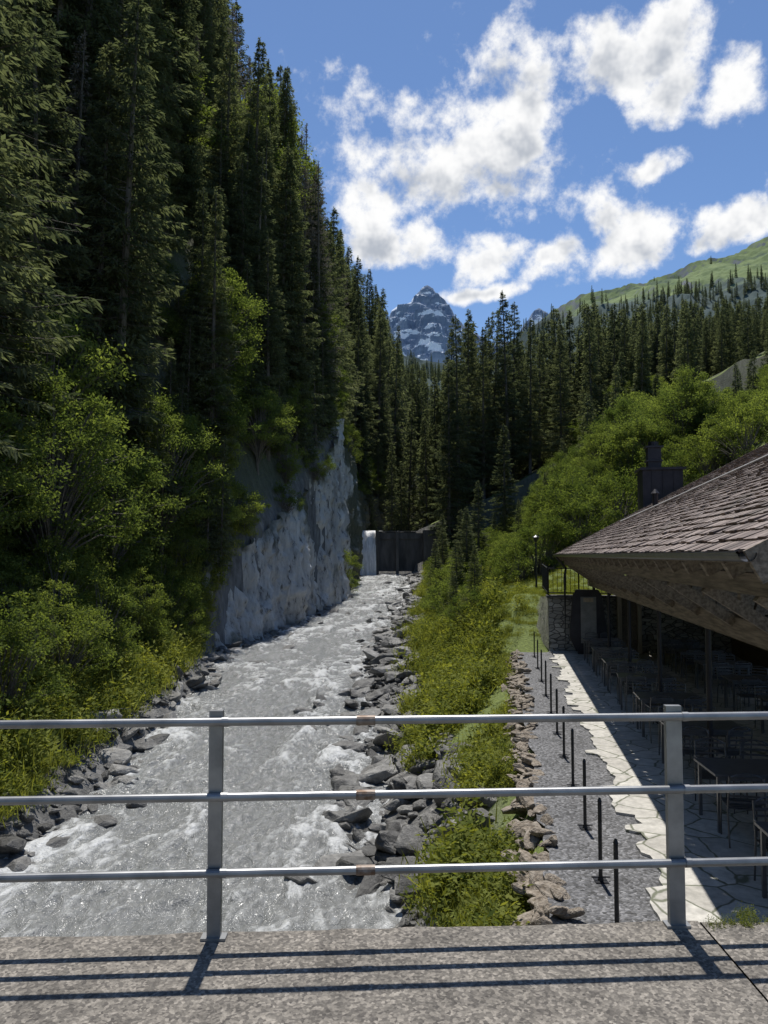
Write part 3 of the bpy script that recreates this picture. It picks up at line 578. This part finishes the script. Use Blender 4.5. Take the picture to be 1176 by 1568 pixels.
def tiles(sign,xe,ze,W_):
    P_=.22;Q_=.20
    rows=int(W_/ct/P_);cols=int((U1-U0)/Q_)
    r,cidx=np.meshgrid(np.arange(rows),np.arange(cols),indexing='ij');r=r.ravel();cidx=cidx.ravel();n=len(r)
    u=U0+(cidx+(r%2)*.5)*Q_+rng.normal(0,.008,n);s=r*P_+rng.normal(0,.012,n);w=Q_-.012;L=P_*1.35;t=.026
    lift=.052+rng.uniform(-.006,.016,n)
    def pt(s_,u_,h_): return np.stack([xe+sign*(s_*ct-h_*stn),u_,ze+s_*stn+h_*ct],-1)
    cs=[]
    for hh in (0,t):
        k=rng.normal(0,.005,n)
        cs+= [pt(s,u,lift-t+hh+k),pt(s,u+w,lift-t+hh+k),pt(s+L,u+w,.0+hh),pt(s+L,u,.0+hh)]
    V=np.stack(cs,1).reshape(-1,3);b=np.arange(n)[:,None]*8
    F=np.concatenate([b+np.array([q]) for q in [(4,5,6,7),(0,1,5,4),(1,2,6,5),(3,0,4,7)]],0)
    me=mesh_np('roof_tiles',V,F,[M_tile]);va=np.repeat(rng.random(n),8)
    me.attributes.new('tr','FLOAT','POINT').data.foreach_set('value',va.astype(np.float32));return me
link('roof_tiles',tiles(1,V0,Z0,W),B);link('roof_tiles_back',tiles(-1,V0+W+WB,ZR-WB*.53,WB),B)
mb=MB()
for sgn,xe,ze,W_ in ((1,V0,Z0,W),(-1,V0+W+WB,ZR-WB*.53,WB)):
    a=(xe+sgn*.06,ze-.01);bb=(xe+sgn*W_,ze-.01+(W_-.06)*.53)
    Vv=[];
    for u in (U0+.03,U1-.03):
        for (x_,z_) in ((a[0],a[1]),(bb[0],bb[1]),(bb[0],bb[1]-.06),(a[0],a[1]-.06)): Vv.append((x_,u,z_))
    mb.add(Vv,[(0,1,2,3),(4,7,6,5),(0,4,5,1),(3,2,6,7),(0,3,7,4)],0)
link('roof_boarding',mb.mesh('roof_boarding',[M_ceil]),B)
mb=MB()
for u in np.arange(U0+.25,U1,.85):
    mb.beam((V0+.08,u,Z0-.15),(V0+W,u,Z0-.15+(W-.08)*.53),.11,.16)
for u in (U0-.0,U1): mb.beam((V0-.02,u,Z0-.10),(V0+W,u,Z0-.10+W*.53),.05,.30)
link('rafters',mb.mesh('rafters',[M_wood]),B)
mb=MB();mb.beam((V0+.35,U0,1.43),(V0+.35,U1-.1,1.43),.18,.2);mb.beam((3.25,U0-.1,.70),(3.25,U1,.70),.24,.30);mb.beam((3.25,U0-.1,1.95),(3.25,U1,1.95),.2,.24);mb.beam((7.2,U0,3.9),(7.2,U1,3.9),.2,.26)
link('purlins',mb.mesh('purlins',[M_wood]),B)
mb=MB();ms2=MB()
for u in np.arange(9.2,30,4.0):
    ms2.tube([(3.25,u,-1.85),(3.25,u,.55)],.045,10)
    ms2.box(3.15,3.35,u-.1,u+.1,-1.85,-1.838)
    ms2.tube([(10.5,u,-1.85),(10.5,u,5.9)],.07,10)
for u in np.arange(7.4,30,1.9):
    mb.beam((3.25,u,.86),(3.25,u,1.83),.16,.16)
    mb.beam((3.13,u+.12,.78),(V0+.30,u+.12,1.34),.11,.14)
    mb.beam((3.4,u,.86),(3.9,u,2.2),.11,.14)
for u in np.arange(7.4,30,3.8): mb.beam((3.4,u,.74),(8.0,u,.74),.18,.24)
link('timber_frame',mb.mesh('timber_frame',[M_wood]),B);link('steel_posts',ms2.mesh('steel_posts',[M_anth]),B)
a=np.linspace(math.pi,2*math.pi,9);pu=np.array([U0-.05,U1+.05])
mb=MB();V=np.array([[V0-.075+.075*math.cos(t),u,Z0+.02+.075*math.sin(t)] for u in pu for t in a]);mb.add(V,[(i,i+1,i+10,i+9) for i in range(8)])
mb.tube([(V0-.15,pu[0],Z0+.02),(V0-.15,pu[1],Z0+.02)],.012,6)
mb.tube([(V0-.07,29.9,Z0-.05),(V0+.3,29.85,1.2),(2.2,29.2,.9),(2.2,29.2,-1.85)],.045,8)
link('gutter',mb.mesh('gutter',[M_gut]),B)
mb=MB();mb.tube([(v_,u_,Z0+(v_-V0)*.53+.10) for v_,u_ in ((4.0,27.6),(4.9,24.4),(6.4,20.1),(8.6,14))],.03,6);link('roof_cable',mb.mesh('roof_cable',[simple('zinc',(.45,.44,.43),(.55,.54,.53),4,.5)]),B)
mb=MB();mb.tube([(5.0,26.7,3.2),(5.0,26.7,3.75)],.09,10);mb.tube([(5.0,26.7,3.75),(5.0,26.7,3.9)],[.14,.03],10);link('roof_vent',mb.mesh('roof_vent',[M_anth]),B)
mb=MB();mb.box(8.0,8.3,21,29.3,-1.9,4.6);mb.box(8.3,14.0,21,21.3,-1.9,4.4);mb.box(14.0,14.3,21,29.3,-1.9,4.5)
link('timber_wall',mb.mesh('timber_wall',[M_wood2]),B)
mb=MB();mb.box(4.95,8.3,29.35,29.9,-1.9,3.1);mb.box(8.3,14.3,29.35,29.9,-1.9,4.4);link('stone_end_wall',mb.mesh('stone_end_wall',[M_st]),B)
mb=MB()
for u in np.arange(21.6,29,2.4):
    mb.box(7.95,7.99,u,u+1.5,-.9,.4,0);
    for q in ((u-.06,u),(u+1.5,u+1.56),(u+.72,u+.78)): mb.box(7.90,7.985,q[0],q[1],-.96,.46,1)
    mb.box(7.90,7.983,u,u+1.5,.4,.46,1);mb.box(7.90,7.983,u,u+1.5,-.96,-.9,1)
link('windows',mb.mesh('windows',[M_gl,M_wood]),B)
M_pale=simple('pale_timber',(.30,.24,.17),(.45,.38,.29),3,.7,.3,.005,stretch=(6,6,.6))
mb=MB();mb.box(4.05,4.2,29.1,29.3,-1.85,.35);mb.box(4.75,4.9,29.1,29.3,-1.85,.35);mb.box(4.2,4.75,29.1,29.3,.2,.35);mb.box(4.21,4.74,29.22,29.28,-1.85,.19,1);link('end_door',mb.mesh('end_door',[M_pale,M_wood2]),B)
mb=MB();mb.box(V0+W-.15,V0+W+.15,U0,U1,ZR-.03,ZR+.07);link('ridge_cap',mb.mesh('ridge_cap',[M_tile]),B)
E2=empty('stone_wall');mb=MB();mb.box(1.62,4.9,29.4,29.95,-2.6,.12);mb.box(1.55,4.92,29.35,30.0,.12,.20,1);link('masonry',mb.mesh('masonry',[M_st,M_conc]),E2)
E3=empty('metal_railing');mb=MB()
for v in np.arange(1.65,5.2,.16): mb.tube([(v,29.7,.28),(v,29.7,1.18)],.010,5)
for v in (1.62,2.75,3.9,5.1): mb.tube([(v,29.7,.2),(v,29.7,1.24)],.028,6)
for z in (.28,1.2): mb.tube([(1.6,29.7,z),(5.2,29.7,z)],.026,6)
for z in (.28,1.2): mb.tube([(1.62,29.7,z),(1.62,34,z+.1)],.024,6)
for u in np.arange(29.8,34,.16): mb.tube([(1.62,u,.28),(1.62,u,1.2)],.010,5)
link('bars',mb.mesh('bars',[M_blk]),E3)
E4=empty('display_cabinet');mb=MB()
prof=[(-.42,0),(-.62,.45),(-.62,.75),(-.5,2.0),(-.38,2.2),(.38,2.2),(.5,2.0),(.66,.75),(.66,.45),(.42,0)]
def prism(mb,prof,cx,y0,y1,z0,m,sc1=1):
    n=len(prof);V=[(cx+p*sc1,y0,z0+q*sc1+(1-sc1)*1.1) for p,q in prof]+[(cx+p*sc1,y1,z0+q*sc1+(1-sc1)*1.1) for p,q in prof]
    V+= [(cx,y0,z0+1.1),(cx,y1,z0+1.1)];F=[(i,(i+1)%n,n+(i+1)%n,n+i) for i in range(n)]
    mb.add(V,F,m)
    for i in range(0,n,2):
        mb.add([V[2*n],V[i],V[(i+1)%n],V[(i+2)%n]],[(0,3,2,1)],m);mb.add([V[2*n+1],V[n+i],V[n+(i+1)%n],V[n+(i+2)%n]],[(0,1,2,3)],m)
prism(mb,prof,2.95,28.55,28.9,-1.75,0)
mb.box(2.6,3.3,28.6,28.85,-1.85,-1.75,0);mb.box(2.70,3.24,28.50,28.548,-1.45,.2,2);mb.box(2.80,3.14,28.48,28.498,.02,.16,1)
link('board',mb.mesh('board',[M_anth,M_pale,simple('grey_panel',(.16,.16,.16),(.24,.24,.235),5,.5)]),E4)
E5=empty('chimney');mb=MB();mb.box(5.35,6.85,31.0,32.2,-.5,5.0,0);mb.box(5.25,6.95,30.9,32.3,5.0,5.1,0);mb.box(5.6,6.1,31.2,31.7,5.1,5.9,0);mb.box(5.55,6.15,31.15,31.75,5.35,5.42,0);mb.box(5.52,6.18,31.12,31.78,5.9,5.97,0);mb.tube([(5.85,31.45,5.9),(5.85,31.45,6.15)],.2,12)
for v in (5.7,6.1,6.5): mb.box(v-.012,v+.012,30.97,31.0,-.5,5.0,0)
link('flue',mb.mesh('flue',[M_anth]),E5)
mb=MB();mb.tube([(0,0,0),(0,0,2.2)],[.05,.035],8);mb.tube([(0,0,2.2),(0,0,2.45)],[.05,.15],8);mb.tube([(0,0,2.45),(0,0,2.55)],[.18,.02],8);link('street_lamp',mb.mesh('street_lamp',[M_blk]),loc=(7.2,36.5,float(H(7.2,36.5))))
def table_mesh():
    mb=MB();mb.box(-.6,.6,-.4,.4,.72,.75);
    for x in (-.54,.54):
        for y in (-.34,.34): mb.box(x-.02,x+.02,y-.02,y+.02,0,.72)
    mb.box(-.52,.52,-.36,-.34,.66,.72);mb.box(-.52,.52,.34,.36,.66,.72);return mb.mesh('cafe_table',[M_tab])
M_tab=simple('table_laminate',(.09,.09,.095),(.14,.14,.145),8,.28,.1,.001)
M_ch=simple('chair_steel',(.08,.08,.085),(.14,.14,.145),8,.35,.1,.001,.4)
def chair_mesh():
    mb=MB();w=.21
    for sx in (-w,w):
        mb.tube([(sx,.22,0),(sx,.2,.45),(sx*.98,.2,.46)],.011,6);mb.tube([(sx,-.26,0),(sx,-.2,.45),(sx*.95,-.27,.86)],.011,6)
        mb.tube([(sx,.2,.45),(sx,.16,.66),(sx,-.22,.66)],.010,6)
    t=np.linspace(0,math.pi,7);mb.tube(np.stack([np.cos(t)*w*.95,np.full(7,-.27),.80+.10*np.sin(t)],1),.011,6)
    for z in np.linspace(.55,.84,5): mb.beam((-w*.94,-.25-(z-.55)*.06,z),(w*.94,-.25-(z-.55)*.06,z),.012,.025)
    for y in np.linspace(-.19,.21,7): mb.beam((-w,y,.455),(w,y,.455),.04,.012)
    return mb.mesh('cafe_chair',[M_ch])
TM=table_mesh();CM=chair_mesh();r2=np.random.default_rng(3)
def wl(v_,u_): return (.988*v_+.154*u_,-.154*v_+.988*u_,-1.85)
for v in (3.2,5.6):
    for u in (8.4,11.0,13.6,16.2,18.8,21.4,24.0,26.6):
        link('cafe_table',TM,loc=wl(v,u),rot=(0,0,ANG+r2.normal(0,.03)))
        for (a,b,rt) in ((-.3,.62,math.pi),(.3,.62,math.pi),(-.3,-.62,0),(.3,-.62,0)):
            link('cafe_chair',CM,loc=wl(v+a,u+b+r2.normal(0,.05)),rot=(0,0,ANG+rt+r2.normal(0,.15)))
# ---------------------------------------------------------------- camera / light / world
cam=bpy.data.cameras.new('camera');co=bpy.data.objects.new('camera',cam);sc.collection.objects.link(co);sc.camera=co
co.location=(0,0,1.7);co.rotation_euler=(math.radians(93.2),0,0)
cam.sensor_fit='VERTICAL';cam.sensor_height=34.6;cam.lens=26;cam.clip_end=20000;cam.clip_start=.05
sd=Vector((.0,.38,.925)).normalized();el=math.asin(sd.z)
L=bpy.data.lights.new('sun','SUN');L.energy=4.8;L.angle=math.radians(.6);L.color=(1,.96,.89);lo=bpy.data.objects.new('sun',L);sc.collection.objects.link(lo);lo.rotation_euler=sd.to_track_quat('Z','Y').to_euler()
wd=bpy.data.worlds.new('World');sc.world=wd;wd.use_nodes=True;nt=wd.node_tree;nt.nodes.clear()
out=nd(nt,'ShaderNodeOutputWorld');sky=nd(nt,'ShaderNodeTexSky');sky.sky_type='NISHITA';sky.sun_disc=False;sky.sun_elevation=el;sky.sun_rotation=math.atan2(sd.x,sd.y);sky.altitude=1200;sky.dust_density=.3;sky.ozone_density=2.0
bg=nd(nt,'ShaderNodeBackground');bg.inputs[1].default_value=.14
skc=mix(nt,1.0,sky.outputs[0],(.72,.81,.91),'MULTIPLY');nt.links.new(skc,bg.inputs[0])
tc=nd(nt,'ShaderNodeTexCoord');D=tc.outputs['Generated']
wn=nd(nt,'ShaderNodeTexNoise');wn.inputs['Scale'].default_value=9;wn.inputs['Detail'].default_value=3;nt.links.new(D,wn.inputs['Vector'])
ws=nd(nt,'ShaderNodeVectorMath',operation='SUBTRACT');ws.inputs[1].default_value=(.5,.5,.5);nt.links.new(wn.outputs['Color'],ws.inputs[0])
wm=nd(nt,'ShaderNodeVectorMath',operation='SCALE');wm.inputs['Scale'].default_value=.08;nt.links.new(ws.outputs[0],wm.inputs[0])
wa=nd(nt,'ShaderNodeVectorMath',operation='ADD');nt.links.new(D,wa.inputs[0]);nt.links.new(wm.outputs[0],wa.inputs[1]);DW=wa.outputs[0]
blobs=[(.15,.625,.085,.06,1),(.13,.55,.09,.06,1),(.08,.485,.125,.055,1),(.165,.475,.075,.045,.9),(.015,.415,.055,.03,1),(.15,.392,.045,.025,1),(.235,.388,.045,.025,1),(.325,.43,.055,.055,1),(.365,.52,.045,.02,.8),(.35,.68,.085,.055,1),(.40,.62,.04,.03,1),(.49,.66,.035,.05,1),(.475,.435,.055,.022,1),(.13,.35,.05,.012,.8),(-.03,.54,.09,.06,.5),(.22,.51,.06,.05,.55),(.66,.5,.1,.05,1),(-.5,.5,.15,.06,1)]
prev=None
for (a,b,ra,rb,w) in blobs:
    c=Vector((a,1,b)).normalized();k=c.y
    s1=nd(nt,'ShaderNodeVectorMath',operation='SUBTRACT');s1.inputs[1].default_value=c;nt.links.new(DW,s1.inputs[0])
    s2=nd(nt,'ShaderNodeVectorMath',operation='MULTIPLY');s2.inputs[1].default_value=(1/(ra*k),4,1/(rb*k*.92));nt.links.new(s1.outputs[0],s2.inputs[0])
    s3=nd(nt,'ShaderNodeVectorMath',operation='LENGTH');nt.links.new(s2.outputs[0],s3.inputs[0])
    s4=nd(nt,'ShaderNodeMath',operation='MULTIPLY_ADD');s4.inputs[1].default_value=-w*.6;s4.inputs[2].default_value=w;nt.links.new(s3.outputs['Value'],s4.inputs[0])
    if prev is None: prev=s4.outputs[0]
    else:
        m_=nd(nt,'ShaderNodeMath',operation='SMOOTH_MAX');m_.inputs[2].default_value=.15;nt.links.new(prev,m_.inputs[0]);nt.links.new(s4.outputs[0],m_.inputs[1]);prev=m_.outputs[0]
cl=nd(nt,'ShaderNodeMath',operation='MAXIMUM');cl.inputs[1].default_value=-.6;nt.links.new(prev,cl.inputs[0])
cl2=nd(nt,'ShaderNodeMath',operation='MINIMUM');cl2.inputs[1].default_value=.75;nt.links.new(cl.outputs[0],cl2.inputs[0])
def dens(vec,det,amp):
    cn=nd(nt,'ShaderNodeTexNoise');cn.inputs['Scale'].default_value=14;cn.inputs['Detail'].default_value=det;cn.inputs['Roughness'].default_value=.62;nt.links.new(vec,cn.inputs['Vector'])
    de=nd(nt,'ShaderNodeMath',operation='MULTIPLY_ADD');de.inputs[1].default_value=amp;nt.links.new(cn.outputs[0],de.inputs[0]);nt.links.new(cl2.outputs[0],de.inputs[2]);return de.outputs[0]
of=nd(nt,'ShaderNodeVectorMath',operation='ADD');of.inputs[1].default_value=(0,-.01,.028);nt.links.new(D,of.inputs[0])
def mr(v,a,b,c=0,d=1):
    q=nd(nt,'ShaderNodeMapRange');q.interpolation_type='SMOOTHSTEP';q.inputs[1].default_value=a;q.inputs[2].default_value=b;q.inputs[3].default_value=c;q.inputs[4].default_value=d;nt.links.new(v,q.inputs[0]);return q.outputs[0]
d1=dens(D,8,2.3);d2=dens(of.outputs[0],4,2.3)
al=mr(d1,1.36,1.83);thick=mr(d2,1.55,2.3)
ccol=mix(nt,thick,(1.0,1.0,1.0),(.46,.50,.57))
b2=nd(nt,'ShaderNodeBackground');nt.links.new(ccol,b2.inputs[0]);b2.inputs[1].default_value=1.0
ms=nd(nt,'ShaderNodeMixShader');nt.links.new(al,ms.inputs[0]);nt.links.new(bg.outputs[0],ms.inputs[1]);nt.links.new(b2.outputs[0],ms.inputs[2]);nt.links.new(ms.outputs[0],out.inputs[0])
